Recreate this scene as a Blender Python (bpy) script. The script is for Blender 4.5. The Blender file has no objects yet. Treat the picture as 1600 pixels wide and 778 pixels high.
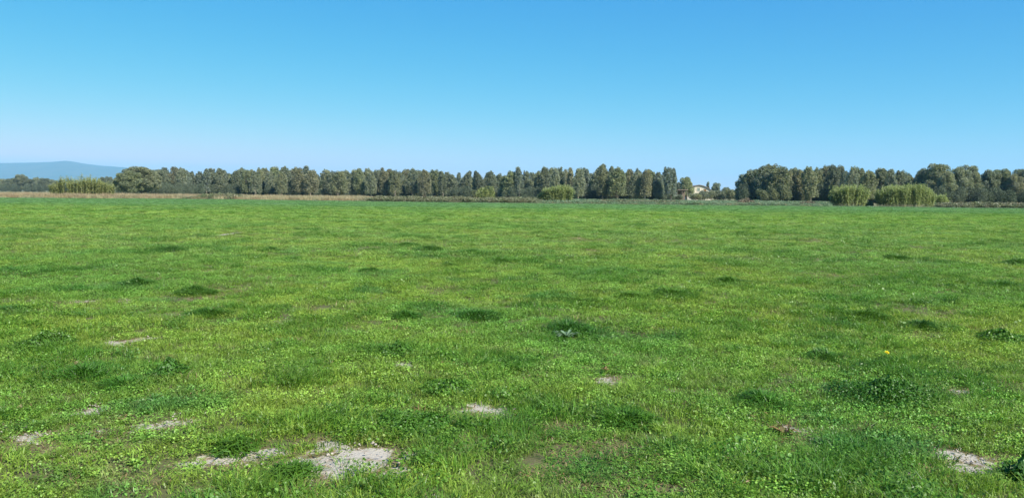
import bpy, math, random
import numpy as np
from mathutils import Matrix, Vector, Euler

R = math.radians
rng = np.random.default_rng(7)
random.seed(7)
S = bpy.context.scene
COL = S.collection

# ------------------------------------------------------------------ camera
F = 1256.0                      # focal length in photo pixels (1600 wide)
H0, HS = 304.1, 0.0095          # horizon row at the centre and its slope
CAMZ = 1.6
pitch = math.atan((389 - H0) / F)
CM = Matrix.Rotation(math.pi / 2 - pitch, 3, 'X') @ Matrix.Rotation(math.atan(HS), 3, 'Z')
cam = bpy.data.cameras.new('camera')
cam.sensor_width = 36.0
cam.lens = 36.0 * F / 1600.0
cam.clip_start = 0.05
cam.clip_end = 60000
co = bpy.data.objects.new('camera', cam)
COL.objects.link(co)
co.matrix_world = Matrix.Translation((0, 0, CAMZ)) @ CM.to_4x4()
S.camera = co

# ------------------------------------------------------------------ light
SUN_EL, SUN_AZ = R(42), R(138)   # azimuth clockwise from the viewing direction
w = bpy.data.worlds.new('World')
S.world = w
w.use_nodes = True
nt = w.node_tree
nt.nodes.clear()
sky = nt.nodes.new('ShaderNodeTexSky')
sky.sky_type = 'NISHITA'
sky.sun_disc = False
sky.sun_elevation = SUN_EL
sky.sun_rotation = SUN_AZ
sky.altitude = 0
sky.air_density = 0.7
sky.dust_density = 0.15
sky.ozone_density = 6.0
bg = nt.nodes.new('ShaderNodeBackground')
bg.inputs['Strength'].default_value = 0.07
wo = nt.nodes.new('ShaderNodeOutputWorld')
# one colour response for the whole sky: the vivid clear blue of the phone picture
sc_, cc_ = nt.nodes.new('ShaderNodeSeparateColor'), nt.nodes.new('ShaderNodeCombineColor')
nt.links.new(sky.outputs[0], sc_.inputs[0])
for i_, (ga_, mu_) in enumerate(((2.75, .100), (.90, 1.15), (.22, 3.95))):
    p_ = nt.nodes.new('ShaderNodeMath'); p_.operation = 'POWER'; p_.inputs[1].default_value = ga_
    q_ = nt.nodes.new('ShaderNodeMath'); q_.operation = 'MULTIPLY'; q_.inputs[1].default_value = mu_
    nt.links.new(sc_.outputs[i_], p_.inputs[0]); nt.links.new(p_.outputs[0], q_.inputs[0]); 
    m_ = nt.nodes.new('ShaderNodeMath'); m_.operation = 'MINIMUM'; m_.inputs[1].default_value = 9.0   # highlights clip
    nt.links.new(q_.outputs[0], m_.inputs[0]); nt.links.new(m_.outputs[0], cc_.inputs[i_])
nt.links.new(cc_.outputs[0], bg.inputs[0])
nt.links.new(bg.outputs[0], wo.inputs[0])

sl = bpy.data.lights.new('sun', 'SUN')
sl.energy = 4.2
sl.angle = R(0.53)
sl.color = (1.0, 0.95, 0.86)
so = bpy.data.objects.new('sun', sl)
COL.objects.link(so)
sd = Vector((math.sin(SUN_AZ) * math.cos(SUN_EL), math.cos(SUN_AZ) * math.cos(SUN_EL), math.sin(SUN_EL)))
so.rotation_euler = sd.to_track_quat('Z', 'Y').to_euler()
so.location = (20, -20, 40)

S.view_settings.view_transform = 'Standard'
S.view_settings.look = 'None'
S.view_settings.exposure = 1.0
S.view_settings.gamma = 1.0
S.render.engine = 'CYCLES'
S.cycles.volume_bounces = 1
S.cycles.max_bounces = 8

# ------------------------------------------------------------------ helpers
def ray(px, py):
    return CM @ Vector(((px - 800) / F, (389 - py) / F, -1))

def hz(px):
    return H0 + HS * (px - 800)

def ground_at(px, py):
    d = ray(px, py)
    t = -CAMZ / d.z
    return d.x * t, d.y * t

def at(px, d):
    """x of picture column px at distance d along the ground"""
    r = ray(px, hz(px) + CAMZ * F / d)
    return r.x / r.y * d

def zat(px, py, d):
    r = ray(px, py)
    return CAMZ + r.z / r.y * d

def tag(o, label=None, cat=None, group=None, kind=None):
    if label: o['label'] = label
    if cat: o['category'] = cat
    if group: o['group'] = group
    if kind: o['kind'] = kind
    return o

def empty(name, loc=(0, 0, 0), rz=0.0):
    o = bpy.data.objects.new(name, None)
    o.empty_display_size = 0.3
    o.location = loc
    o.rotation_euler = (0, 0, rz)
    COL.objects.link(o)
    return o

def mesh(name, v, f, mat=None, smooth=False):
    m = bpy.data.meshes.new(name)
    v = np.asarray(v, dtype=np.float64)
    m.from_pydata(v.tolist(), [], f if isinstance(f, list) else np.asarray(f).tolist())
    if mat: m.materials.append(mat)
    if smooth: m.polygons.foreach_set('use_smooth', [True] * len(m.polygons))
    m.update()
    return m

def link(name, m, parent=None, loc=None):
    o = bpy.data.objects.new(name, m)
    COL.objects.link(o)
    if parent: o.parent = parent
    if loc is not None: o.location = loc
    return o

_tab = np.random.default_rng(99).random((256, 256))
def vnoise(x, y, s, seed=0):
    x = np.asarray(x, float) / s + seed * 17.31
    y = np.asarray(y, float) / s + seed * 9.17
    xi, yi = np.floor(x).astype(int), np.floor(y).astype(int)
    fx, fy = x - xi, y - yi
    fx, fy = fx * fx * (3 - 2 * fx), fy * fy * (3 - 2 * fy)
    g = lambda a, b: _tab[a & 255, b & 255]
    return (g(xi, yi) * (1 - fx) + g(xi + 1, yi) * fx) * (1 - fy) + (g(xi, yi + 1) * (1 - fx) + g(xi + 1, yi + 1) * fx) * fy

def fbm(x, y, s, seed=0, n=3):
    t, a, k = 0, 1.0, 0
    for i in range(n):
        t = t + a * vnoise(x, y, s / 2 ** i, seed + i * 3)
        k += a
        a *= .5
    return t / k

def sstep(a, b, x):
    t = np.clip((x - a) / (b - a), 0, 1)
    return t * t * (3 - 2 * t)

# ------------------------------------------------------------------ materials
class NT:
    def __init__(s, name):
        s.m = bpy.data.materials.new(name)
        s.m.use_nodes = True
        s.t = s.m.node_tree
        s.t.nodes.clear()
        s.out = s.n('ShaderNodeOutputMaterial')
    def n(s, k, **kw):
        x = s.t.nodes.new(k)
        for a, b in kw.items(): setattr(x, a, b)
        return x
    def l(s, a, b): s.t.links.new(a, b)
    def noise(s, scale, detail=3, vec=None, rough=.55):
        x = s.n('ShaderNodeTexNoise')
        x.inputs['Scale'].default_value = scale
        x.inputs['Detail'].default_value = detail
        x.inputs['Roughness'].default_value = rough
        if vec is None:
            vec = s.pos()
        s.l(vec, x.inputs['Vector'])
        return x.outputs[0]
    def pos(s):
        if not hasattr(s, '_p'): s._p = s.n('ShaderNodeNewGeometry').outputs['Position']
        return s._p
    def rng(s, v, a, b, c=0.0, d=1.0):
        x = s.n('ShaderNodeMapRange', interpolation_type='SMOOTHSTEP')
        s.l(v, x.inputs[0])
        for i, q in enumerate((a, b, c, d)): x.inputs[i + 1].default_value = q
        return x.outputs[0]
    def mix(s, f, a, b, mode='MIX'):
        x = s.n('ShaderNodeMix', data_type='RGBA', blend_type=mode)
        for sock, val in ((x.inputs[0], f), (x.inputs[6], a), (x.inputs[7], b)):
            if isinstance(val, (int, float)): sock.default_value = val
            elif isinstance(val, tuple): sock.default_value = (*val, 1)
            else: s.l(val, sock)
        return x.outputs[2]
    def math(s, op, a, b):
        x = s.n('ShaderNodeMath', operation=op)
        for sock, val in ((x.inputs[0], a), (x.inputs[1], b)):
            if isinstance(val, (int, float)): sock.default_value = val
            else: s.l(val, sock)
        return x.outputs[0]
    def scale(s, c, f):
        v = s.n('ShaderNodeVectorMath', operation='SCALE')
        if isinstance(c, tuple): v.inputs[0].default_value = c
        else: s.l(c, v.inputs[0])
        if isinstance(f, (int, float)): v.inputs[3].default_value = f
        else: s.l(f, v.inputs[3])
        return v.outputs[0]
    def leaf(s, col, trans=.3, gloss=.04, rough=.45):
        d = s.n('ShaderNodeBsdfDiffuse'); s.l(col, d.inputs[0])
        t = s.n('ShaderNodeBsdfTranslucent')
        s.l(s.mix(1.0, col, (1.05, 1.2, .6), 'MULTIPLY'), t.inputs[0])
        m = s.n('ShaderNodeMixShader'); m.inputs[0].default_value = trans
        s.l(d.outputs[0], m.inputs[1]); s.l(t.outputs[0], m.inputs[2])
        g = s.n('ShaderNodeBsdfGlossy'); g.inputs['Roughness'].default_value = rough
        m2 = s.n('ShaderNodeMixShader'); m2.inputs[0].default_value = gloss
        s.l(m.outputs[0], m2.inputs[1]); s.l(g.outputs[0], m2.inputs[2])
        s.l(m2.outputs[0], s.out.inputs[0])
        return s.m
    def solid(s, col, rough=.8, bump=None):
        p = s.n('ShaderNodeBsdfPrincipled')
        if isinstance(col, tuple): p.inputs['Base Color'].default_value = (*col, 1)
        else: s.l(col, p.inputs['Base Color'])
        p.inputs['Roughness'].default_value = rough
        p.inputs['Specular IOR Level'].default_value = .2
        if bump is not None:
            b = s.n('ShaderNodeBump'); b.inputs['Strength'].default_value = bump[1]
            b.inputs['Distance'].default_value = bump[2]
            s.l(bump[0], b.inputs['Height']); s.l(b.outputs[0], p.inputs['Normal'])
        s.l(p.outputs[0], s.out.inputs[0])
        return s.m

YEL = (0.245, 0.345, 0.044)
GRN = (0.155, 0.290, 0.040)
COOL = (0.118, 0.250, 0.044)
BRN = (0.26, 0.215, 0.105)
def field_tint(s, brown=.8):
    """colour of the sward: yellow-green and cool green areas, olive-brown patches, a cooler crop towards the far edge"""
    sp = s.n('ShaderNodeSeparateXYZ'); s.l(s.pos(), sp.inputs[0])
    a = s.rng(s.noise(.17, 4), .40, .60)
    c = s.mix(a, YEL, GRN)
    b = s.rng(s.noise(.62, 4), .53, .68)
    c = s.mix(b, c, COOL)
    e = s.rng(s.noise(1.9, 4), .58, .72, 0, .55 * brown)
    c = s.mix(e, c, BRN)
    e2 = s.rng(s.noise(.33, 5), .60, .72, 0, .35 * brown)
    c = s.mix(e2, c, BRN)
    thin = s.rng(sp.outputs[1], 9, 30, 0, .40)          # lightening of sunlit blades at grazing view, put into the colour by distance
    c = s.mix(thin, c, (0.285, 0.385, 0.100))  # thin here is the painted lightening of sunlit blades, not a thinner sward
    far = s.rng(s.math('ADD', sp.outputs[1], s.math('MULTIPLY', s.noise(.05, 3), 50)), 90, 135, 0, .8)
    c = s.mix(far, c, (0.135, 0.270, 0.100))
    return c

def grass_mat(name, brown=.8, mul=None, var=(.7, 1.3), trans=.35, gloss=.035):
    s = NT(name)
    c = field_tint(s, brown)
    if mul: c = s.mix(1.0, c, mul, 'MULTIPLY')
    r = s.n('ShaderNodeObjectInfo').outputs['Random']
    c = s.scale(c, s.rng(r, 0, 1, *var))
    h = s.rng(s.noise(23.0, 2), .35, .65, .75, 1.25)
    c = s.scale(c, h)
    return s.leaf(c, trans, gloss)

def plain_leaf(name, cols, trans=.25, gloss=.03, nscale=6.0):
    s = NT(name)
    r = s.n('ShaderNodeObjectInfo').outputs['Random']
    c = s.mix(r, cols[0], cols[1])
    c = s.mix(s.rng(s.noise(nscale, 3), .35, .65), c, cols[-1])
    c = s.scale(c, s.rng(s.noise(nscale * 3, 2), .3, .7, .75, 1.25))
    return s.leaf(c, trans, gloss)

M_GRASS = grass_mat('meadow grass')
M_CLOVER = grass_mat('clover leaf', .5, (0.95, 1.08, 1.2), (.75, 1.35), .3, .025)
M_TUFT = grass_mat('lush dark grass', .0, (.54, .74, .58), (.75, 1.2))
M_DRY = plain_leaf('dry straw', [(.34, .25, .11), (.22, .15, .07), (.30, .24, .12)])
M_RED = plain_leaf('rusty weed', [(.25, .15, .06), (.23, .17, .07), (.18, .16, .06)])
M_PALE = plain_leaf('pale weed leaf', [(.24, .36, .12), (.18, .29, .08), (.26, .36, .13)], .25, .03)

# ground
EDGE = [(-900, 170), (0, 165), (150, 168), (300, 176), (420, 172), (600, 160), (800, 156), (1000, 152), (1250, 152), (1450, 149), (2600, 140)]
_ex = np.array([at(p, d) for p, d in EDGE]); _ed = np.array([d for p, d in EDGE]) * .965
def edge_y(x): return np.interp(x, _ex, _ed)

BARE = [  # picture column, row, half width, half height (photo pixels), strength
    (70, 655, 15, 6, 1.2), (28, 657, 16, 5, .8), (150, 640, 38, 4, .75), (258, 666, 44, 8, 1.25), (170, 672, 24, 5, .6),
    (75, 681, 38, 6, .72), (20, 690, 12, 4, .7), (400, 712, 28, 8, .95), (345, 715, 28, 6, .6), (475, 713, 26, 7, 1.15), (520, 699, 42, 10, 1.15),
    (548, 716, 36, 14, 1.2), (592, 695, 13, 6, 1), (632, 717, 17, 8, 1.2), (585, 712, 22, 8, .8), (530, 745, 30, 7, .6), (505, 738, 60, 14, .42),
    (737, 628, 13, 5, 1), (770, 640, 15, 5, .9), (735, 645, 32, 7, .6), (1512, 719, 46, 12, 1.3), (1485, 713, 26, 8, 1.1), (1535, 728, 24, 9, 1.0),
    (1240, 677, 38, 9, .62), (1375, 724, 28, 6, .55), (215, 533, 27, 5, .95), (196, 470, 12, 3, .9), (140, 468, 20, 3, .6),
    (630, 566, 14, 5, .9), (1490, 607, 22, 4, .75), (1080, 608, 50, 4, .55), (702, 768, 24, 7, .7), (1410, 520, 26, 4, .6),
    (365, 365, 9, 2, .8), (325, 422, 8, 1.5, .8), (445, 500, 18, 3, .6), (170, 700, 60, 10, .36),
    (945, 584, 30, 7, .5), (260, 735, 60, 12, .24), (120, 668, 20, 4, .42), (1540, 600, 40, 6, .45), (45, 700, 60, 10, .38)]
_bw = []
for px, py, rx, ry, st in BARE:
    bx, by = ground_at(px, py); rx *= 1.12
    hyy = by * by / (CAMZ * F)
    _bw.append((bx, by - .06, rx * by / F, ry * hyy * 1.5, st))
def bare(x, y):
    """how bare the soil is: >0.5 open sand, 0.25..0.5 thin brownish growth"""
    x = np.asarray(x, float); y = np.asarray(y, float)
    wx = x + (vnoise(x, y, .35, 3) - .5) * .30 + (vnoise(x, y, .10, 8) - .5) * .09
    wy = y + (vnoise(x, y, .35, 5) - .5) * .40 + (vnoise(x, y, .10, 9) - .5) * .12
    b = np.zeros_like(x)
    for bx, by, rx, ry, st in _bw:
        q = np.sqrt(((wx - bx) / rx) ** 2 + ((wy - by) / ry) ** 2)
        b = np.maximum(b, st * (1 - sstep(.40, 1.75, q)))
    n = fbm(x, y, .22, 21, 3)
    thin = sstep(.60, .78, fbm(x, y, 1.7, 31, 4)) * .31
    return np.maximum(b * (np.clip(-.12 + 2.15 * n, .60, 1.2) - .34 * sstep(.52, .66, fbm(x, y, .13, 25, 2))), thin)

def height(x, y):
    r = np.hypot(x, y)
    k = np.clip(1 - r / 400.0, 0, 1)
    return ((fbm(x, y, 1.1, 41, 3) - .5) * .07 + (fbm(x, y, 6, 45, 2) - .5) * .10) * k

def grid_ground():
    def axis(parts):
        out = []
        for a, b, s in parts: out += list(np.arange(a, b - s * .3, s))
        return np.array(out + [parts[-1][1]])
    fine = list(np.arange(0, 5.2, .045))
    g = 5.2; st = .05
    while g < 21000:
        fine.append(g); st = min(st * 1.075, max(.5, g * .06)); g += st
    fine.append(23000)
    fine = np.array(fine)
    xs = np.concatenate([-fine[::-1], fine[1:]])
    y0 = -np.array([1, 2.2, 4, 8, 16, 40, 100, 300, 1000, 3000, 8000])[::-1]
    ys = list(y0) + list(np.arange(0, 3.4, .4)) + list(np.arange(3.6, 9.5, .045))
    g = 9.5; st = .05
    while g < 21000:
        ys.append(g); st = min(st * 1.07, max(.6, g * .06)); g += st
    ys = np.array(ys + [23000])
    X, Y = np.meshgrid(xs, ys)
    x, y = X.ravel(), Y.ravel()
    z = height(x, y)
    b = bare(x, y)
    n, m = len(xs), len(ys)
    i = np.arange(m - 1)[:, None] * n + np.arange(n - 1)[None, :]
    i = i.ravel()
    faces = np.stack([i, i + 1, i + n + 1, i + n], 1)
    me = bpy.data.meshes.new('ground')
    me.vertices.add(len(x)); me.vertices.foreach_set('co', np.stack([x, y, z], 1).ravel())
    me.loops.add(faces.size); me.loops.foreach_set('vertex_index', faces.ravel())
    me.polygons.add(len(faces)); me.polygons.foreach_set('loop_start', np.arange(len(faces)) * 4)
    me.polygons.foreach_set('use_smooth', np.ones(len(faces), bool))
    me.update(calc_edges=True)
    a = me.attributes.new('bare', 'FLOAT', 'POINT'); a.data.foreach_set('value', b)
    ey = edge_y(x)
    a = me.attributes.new('rough', 'FLOAT', 'POINT'); a.data.foreach_set('value', sstep(0, 2.5, y - ey))
    return me

def ground_mat():
    s = NT('meadow soil')
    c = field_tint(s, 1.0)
    c = s.mix(1.0, c, (.80, .80, .80), 'MULTIPLY')
    sp = s.n('ShaderNodeSeparateXYZ'); s.l(s.pos(), sp.inputs[0])
    near = s.rng(sp.outputs[1], 20, 60)
    thatch = s.mix(s.noise(9, 3), (.075, .100, .028), (.14, .115, .055))
    c = s.mix(near, thatch, c)
    ab = s.n('ShaderNodeAttribute', attribute_name='bare').outputs['Fac']
    jit = s.math('ADD', ab, s.math('MULTIPLY', s.math('SUBTRACT', s.noise(17, 6, rough=.7), .5), .85))
    brown = s.mix(s.noise(6, 3), (.17, .135, .070), (.24, .18, .10))
    c = s.mix(s.rng(jit, .22, .40), c, brown)
    sand = s.mix(s.noise(40, 5), (.49, .45, .36), (.36, .32, .25))
    sand = s.mix(s.rng(s.noise(12, 4), .55, .7), sand, (.30, .23, .16))
    c = s.mix(s.rng(jit, .46, .60), c, sand)
    ar = s.n('ShaderNodeAttribute', attribute_name='rough').outputs['Fac']
    wild = s.mix(s.rng(s.noise(.05, 4), .4, .6), (.24, .19, .09), (.13, .17, .07))
    c = s.mix(ar, c, wild)
    return s.solid(c, .95, (s.noise(45, 5), .6, .02))

g = link('ground', None if False else grid_ground())
g.data.materials.append(ground_mat())
tag(g, kind='structure')

# hills on the left horizon, 14 km off
def hills():
    prof_px = np.array([-900, -500, -250, 0, 40, 80, 95, 108, 122, 140, 165, 195, 240, 300, 380, 470, 600])
    prof_y = np.array([262, 256, 258, 255, 254.5, 253.5, 252.2, 251.6, 254, 257, 259.5, 261.5, 268, 276, 285, 294, 303])
    R0 = 14000.0
    px = np.linspace(-900, 600, 301)
    py = np.interp(px, prof_px, prof_y) + (fbm(px, px * 0, 34, 3, 4) - .5) * 1.1
    top = np.maximum((H0 + HS * (px - 800) - py) / F * R0, 0)
    rs = np.linspace(-1, 1, 41)
    v = []
    for j, r in enumerate(rs):
        d = R0 + r * 3800
        k = (1 - abs(r) ** 1.3)
        xx = (px - 800) / F
        rid = (fbm(xx * 14000, np.full_like(xx, d), 1400, 12, 5) - .5) * 190 * (1 - abs(r)) * (abs(r) > .04)
        z = top * k * (1 if r <= 0 else .98) + rid * np.clip(top / 300, 0, 1)
        z = np.minimum(z, top * d / R0 * .985) if abs(r) > 1e-6 else top
        v.append(np.stack([xx * d, np.full_like(xx, d), z - 2], 1))
    v = np.concatenate(v)
    n = len(px)
    f = [(j * n + i, j * n + i + 1, (j + 1) * n + i + 1, (j + 1) * n + i) for j in range(40) for i in range(n - 1)]
    s = NT('wooded hillside')
    c = s.mix(s.rng(s.noise(.004, 5), .4, .6), (.035, .055, .030), (.075, .080, .050))
    return link('hills', mesh('hills', v, f, s.solid(c, .95), True))
tag(hills(), kind='structure')

# ------------------------------------------------------------------ leafy source meshes
SRC = bpy.data.collections.new('plant_sources')     # never linked: only read by the scatter

def blades(n, rad, hgt, wid, lean=.6, curve=.5, r=rng, fall=.5):
    """n bent, tapering blades rooted in a disc"""
    V, Fc = [], []
    for k in range(n):
        a = r.random() * 6.283; q = rad * r.random() ** fall
        bx, by = q * math.cos(a), q * math.sin(a)
        h = hgt * (.55 + .6 * r.random()); w = wid * (.6 + .7 * r.random())
        la = a + r.normal() * .9
        l = lean * (.25 + r.random()) * h
        px, py = math.cos(la), math.sin(la)
        ya = la + 1.57 + r.normal() * .7
        sx, sy = math.cos(ya) * w / 2, math.sin(ya) * w / 2
        b = len(V)
        m1 = (bx + px * l * .35, by + py * l * .35, h * .55)
        t = (bx + px * l * (1 + curve), by + py * l * (1 + curve), h * (1 - .35 * curve * r.random()))
        V += [(bx - sx, by - sy, -.01), (bx + sx, by + sy, -.01),
              (m1[0] - sx * .8, m1[1] - sy * .8, m1[2]), (m1[0] + sx * .8, m1[1] + sy * .8, m1[2]), t]
        Fc += [(b, b + 1, b + 3, b + 2), (b + 2, b + 3, b + 4)]
    return V, Fc

def leaflets(n, rad, hgt, size, r=rng, tilt=.6, aspect=1.0, fall=.5):
    """n small hexagonal leaflets held at random heights and tilts"""
    V, Fc = [], []
    for k in range(n):
        a = r.random() * 6.283; q = rad * r.random() ** fall
        c = Vector((q * math.cos(a), q * math.sin(a), hgt * (.25 + .75 * r.random())))
        E = Euler((r.normal() * tilt, r.normal() * tilt, r.random() * 6.283)).to_matrix()
        s = size * (.6 + .8 * r.random())
        b = len(V)
        for dx, dy in ((0, -1), (.75, -.35), (.8, .45), (0, 1), (-.8, .45), (-.75, -.35)):
            V.append(tuple(c + E @ Vector((dx * s * .5 * aspect, dy * s * .5, .12 * s * abs(dx)))))
        Fc += [(b, b + 1, b + 2, b + 3), (b, b + 3, b + 4, b + 5)]
    return V, Fc

def merge(*vf):
    V, Fc = [], []
    for v, f in vf:
        b = len(V); V += list(v); Fc += [tuple(i + b for i in q) for q in f]
    return V, Fc

def rosette(n, length, width, r=rng):
    V, Fc = [], []
    for k in range(n):
        a = 6.283 * k / n + r.normal() * .3
        L = length * (.6 + .6 * r.random()); w = width * (.7 + .5 * r.random())
        up = .25 + .5 * r.random()
        dx, dy = math.cos(a), math.sin(a)
        b = len(V)
        pts = [(0, .25), (.3, 1), (.65, .85), (1, 0)]
        for i, (t, ww) in enumerate(pts):
            z = L * up * math.sin(t * 2.2) * .6
            x, y = dx * L * t, dy * L * t
            if i < 3:
                V += [(x + dy * w * ww / 2, y - dx * w * ww / 2, z + .004), (x, y, z - .003), (x - dy * w * ww / 2, y + dx * w * ww / 2, z + .004)]
            else: V.append((x, y, z))
        for i in (0, 1):
            q = b + 3 * i
            Fc += [(q, q + 3, q + 4, q + 1), (q + 1, q + 4, q + 5, q + 2)]
        Fc += [(b + 6, b + 9, b + 7), (b + 7, b + 9, b + 8)]
    return V, Fc

def source(name, mats, builders):
    c = bpy.data.collections.new(name)
    for i, (b, m) in enumerate(builders):
        me = mesh(name, *b, m)
        o = bpy.data.objects.new(f'{name}_{i:02d}', me)
        c.objects.link(o)
    return c

def scatter(name, coll, x, y, scl, idx, mat=None, zoff=0, tilt=.12):
    """one object of kind stuff: plants of a source collection at the given points"""
    n = len(x)
    z = height(x, y) + zoff
    me = bpy.data.meshes.new(name)
    me.vertices.add(n); me.vertices.foreach_set('co', np.stack([x, y, z], 1).ravel())
    rot = np.stack([rng.normal(0, tilt, n), rng.normal(0, tilt, n), rng.random(n) * 6.283], 1)
    a = me.attributes.new('turn', 'FLOAT_VECTOR', 'POINT'); a.data.foreach_set('vector', rot.ravel())
    a = me.attributes.new('size', 'FLOAT_VECTOR', 'POINT'); a.data.foreach_set('vector', np.asarray(scl, float).ravel())
    a = me.attributes.new('pick', 'INT', 'POINT'); a.data.foreach_set('value', np.asarray(idx, np.int32))
    me.update()
    o = link(name, me)
    ng = bpy.data.node_groups.new('scatter_' + name, 'GeometryNodeTree')
    ng.interface.new_socket('Geometry', in_out='INPUT', socket_type='NodeSocketGeometry')
    ng.interface.new_socket('Geometry', in_out='OUTPUT', socket_type='NodeSocketGeometry')
    N = ng.nodes; L = ng.links
    gi, go = N.new('NodeGroupInput'), N.new('NodeGroupOutput')
    ci = N.new('GeometryNodeCollectionInfo')
    ci.inputs['Collection'].default_value = coll
    ci.inputs['Separate Children'].default_value = True
    ci.inputs['Reset Children'].default_value = True
    ip = N.new('GeometryNodeInstanceOnPoints')
    ip.inputs['Pick Instance'].default_value = True
    def at_(nm, ty):
        q = N.new('GeometryNodeInputNamedAttribute'); q.data_type = ty; q.inputs['Name'].default_value = nm
        return [s for s in q.outputs if s.enabled][0] if False else q.outputs['Attribute']
    L.new(gi.outputs[0], ip.inputs['Points'])
    L.new(ci.outputs[0], ip.inputs['Instance'])
    L.new(at_('pick', 'INT'), ip.inputs['Instance Index'])
    L.new(at_('turn', 'FLOAT_VECTOR'), ip.inputs['Rotation'])
    L.new(at_('size', 'FLOAT_VECTOR'), ip.inputs['Scale'])
    L.new(ip.outputs[0], go.inputs[0])
    md = o.modifiers.new('scatter', 'NODES'); md.node_group = ng
    return o

def wedge(y0, y1, dens, mask=None, margin=3.0, slope=.68):
    A = slope * (y1 ** 2 - y0 ** 2) + 2 * margin * (y1 - y0)
    n = int(A * dens)
    y = y0 + (y1 - y0) * rng.random(n * 3)
    W = slope * y + margin
    y = y[rng.random(n * 3) < W / (slope * y1 + margin)][:n]
    x = (rng.random(len(y)) * 2 - 1) * (slope * y + margin)
    if mask is not None:
        k = rng.random(len(x)) < mask(x, y)
        x, y = x[k], y[k]
    return x, y

# ------------------------------------------------------------------ the sward
gsrc = source('grass_tufts', None,
    [(blades(54, .10, .048, .0048, .9, .6), M_GRASS) for _ in range(4)] +
    [(blades(36, .08, .065, .0048, .8, .6), M_GRASS) for _ in range(2)] +
    [(merge(blades(16, .10, .05, .006, .9, .5), leaflets(50, .11, .035, .013)), M_GRASS) for _ in range(2)])
csrc = source('clover_mats', None,
    [(leaflets(110, .12, .045, .0118, tilt=.6), M_CLOVER) for _ in range(3)] + [(rosette(9, .060, .016), M_CLOVER), (merge(rosette(7, .075, .018), leaflets(50, .1, .05, .013)), M_CLOVER)])
lsrc = source('lush_tufts', None, [(blades(54, .11, .10, .0055, .8, .7), M_TUFT) for _ in range(4)] + [(merge(leaflets(70, .13, .07, .017), blades(14, .1, .09, .007)), M_TUFT) for _ in range(2)])
dsrc = source('dry_tufts', None, [(blades(22, .10, .045, .0055, 1.0, .6), M_DRY) for _ in range(2)] + [(leaflets(26, .10, .03, .020, aspect=.6), M_RED) for _ in range(2)] + [(blades(18, .09, .035, .006, 1.2, .5), M_RED)])
psrc = source('pale_weeds', None, [(rosette(6, .075, .028), M_PALE), (leaflets(9, .14, .09, .030), M_PALE), (leaflets(5, .07, .10, .030), M_PALE)])

def lush(x, y):
    a = fbm(x, y, 1.3, 61, 3); b = fbm(x, y, .55 + y * .012, 67, 3)
    return np.maximum(sstep(.60, .72, a), .8 * sstep(.64, .72, b))
def inside(x, y): return (y < edge_y(x) + .5)
def cover(x, y):
    b = bare(x, y)
    return np.maximum(1 - sstep(.30, .55, b), .10) * (.72 + .28 * sstep(.3, .6, fbm(x, y, .5, 71, 2))) * inside(x, y)

ZON = [(2.0, 9, 230, 1.0, 1.0), (9, 20, 120, 1.15, 1.0), (20, 45, 42, 1.6, 1.15), (45, 100, 12, 2.6, 1.15), (100, 185, 6, 3.6, .8)]
def sow(name, coll, kinds, frac, mask, tall=1.0, zones=ZON, hvar=None):
    X, Y, SC = [], [], []
    for y0, y1, dn, sxy, sz in zones:
        x, y = wedge(y0, y1, dn * frac, mask)
        h = .65 + .7 * rng.random(len(x))
        if hvar is not None: h = h * hvar(x, y)
        h = h * (1 - .6 * sstep(.05, .32, bare(x, y)))
        s = sxy * (.8 + .5 * rng.random(len(x)))
        X.append(x); Y.append(y); SC.append(np.stack([s, s, sz * h * tall], 1))
    X, Y, SC = np.concatenate(X), np.concatenate(Y), np.concatenate(SC)
    o = scatter(name, coll, X, Y, SC, rng.integers(0, kinds, len(X)))
    print(name, len(X))
    return o

def hfield(x, y): return .55 + .95 * fbm(x, y, .8, 81, 3)
o = sow('grass', gsrc, 8, .62, cover, 1.0, hvar=hfield)
tag(o, 'short bright green meadow grass covering the whole field', 'grass', kind='stuff')
o = sow('clover', csrc, 5, .36, lambda x, y: cover(x, y) * sstep(.35, .6, fbm(x, y, 1.2, 91, 2)), zones=ZON[:4])
tag(o, 'low clover and small leafy weeds growing through the meadow grass', 'clover', kind='stuff')
o = sow('lush_grass', lsrc, 6, .30, lambda x, y: cover(x, y) * lush(x, y), zones=ZON[:4])
tag(o, 'darker taller blue-green grass in scattered patches of the field', 'grass', kind='stuff')
def dryish(x, y):
    b = bare(x, y)
    return np.clip(sstep(.18, .34, b) * (1 - sstep(.50, .62, b)) * .8 + .05 + .10 * sstep(.5, .6, b), 0, 1) * inside(x, y)
o = sow('withered_weeds', dsrc, 5, .40, dryish, zones=ZON[:4])
tag(o, 'withered straw and rusty weeds around the bare sandy patches', 'dry weeds', kind='stuff')

# crumbs of dry soil on the bare spots
M_CLOD = NT('soil crumb'); M_CLOD = M_CLOD.solid(M_CLOD.mix(M_CLOD.noise(14, 3), (.46, .41, .34), (.34, .29, .23)), .95)
def clods(r, n=7):
    out = []
    for k in range(n):
        a = r.random() * 6.283; q = .07 * math.sqrt(r.random()); s = .002 + .006 * r.random() ** 3
        V = []
        for (x, y, z) in ((1, 0, 0), (-1, 0, 0), (0, 1, 0), (0, -1, 0), (0, 0, .8), (.6, .6, .45), (-.6, .5, .4), (.5, -.6, .5)):
            V.append((q * math.cos(a) + x * s * (.7 + .6 * r.random()), q * math.sin(a) + y * s * (.7 + .6 * r.random()), z * s * (.7 + .6 * r.random())))
        out.append((V, [(0, 2, 5), (2, 4, 5), (0, 5, 4), (2, 1, 6), (2, 6, 4), (1, 4, 6), (1, 3, 4), (3, 0, 7), (3, 7, 4), (0, 4, 7)]))
    return merge(*out)
ksrc = source('soil_clods', None, [(clods(np.random.default_rng(k)), M_CLOD) for k in range(4)])
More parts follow.
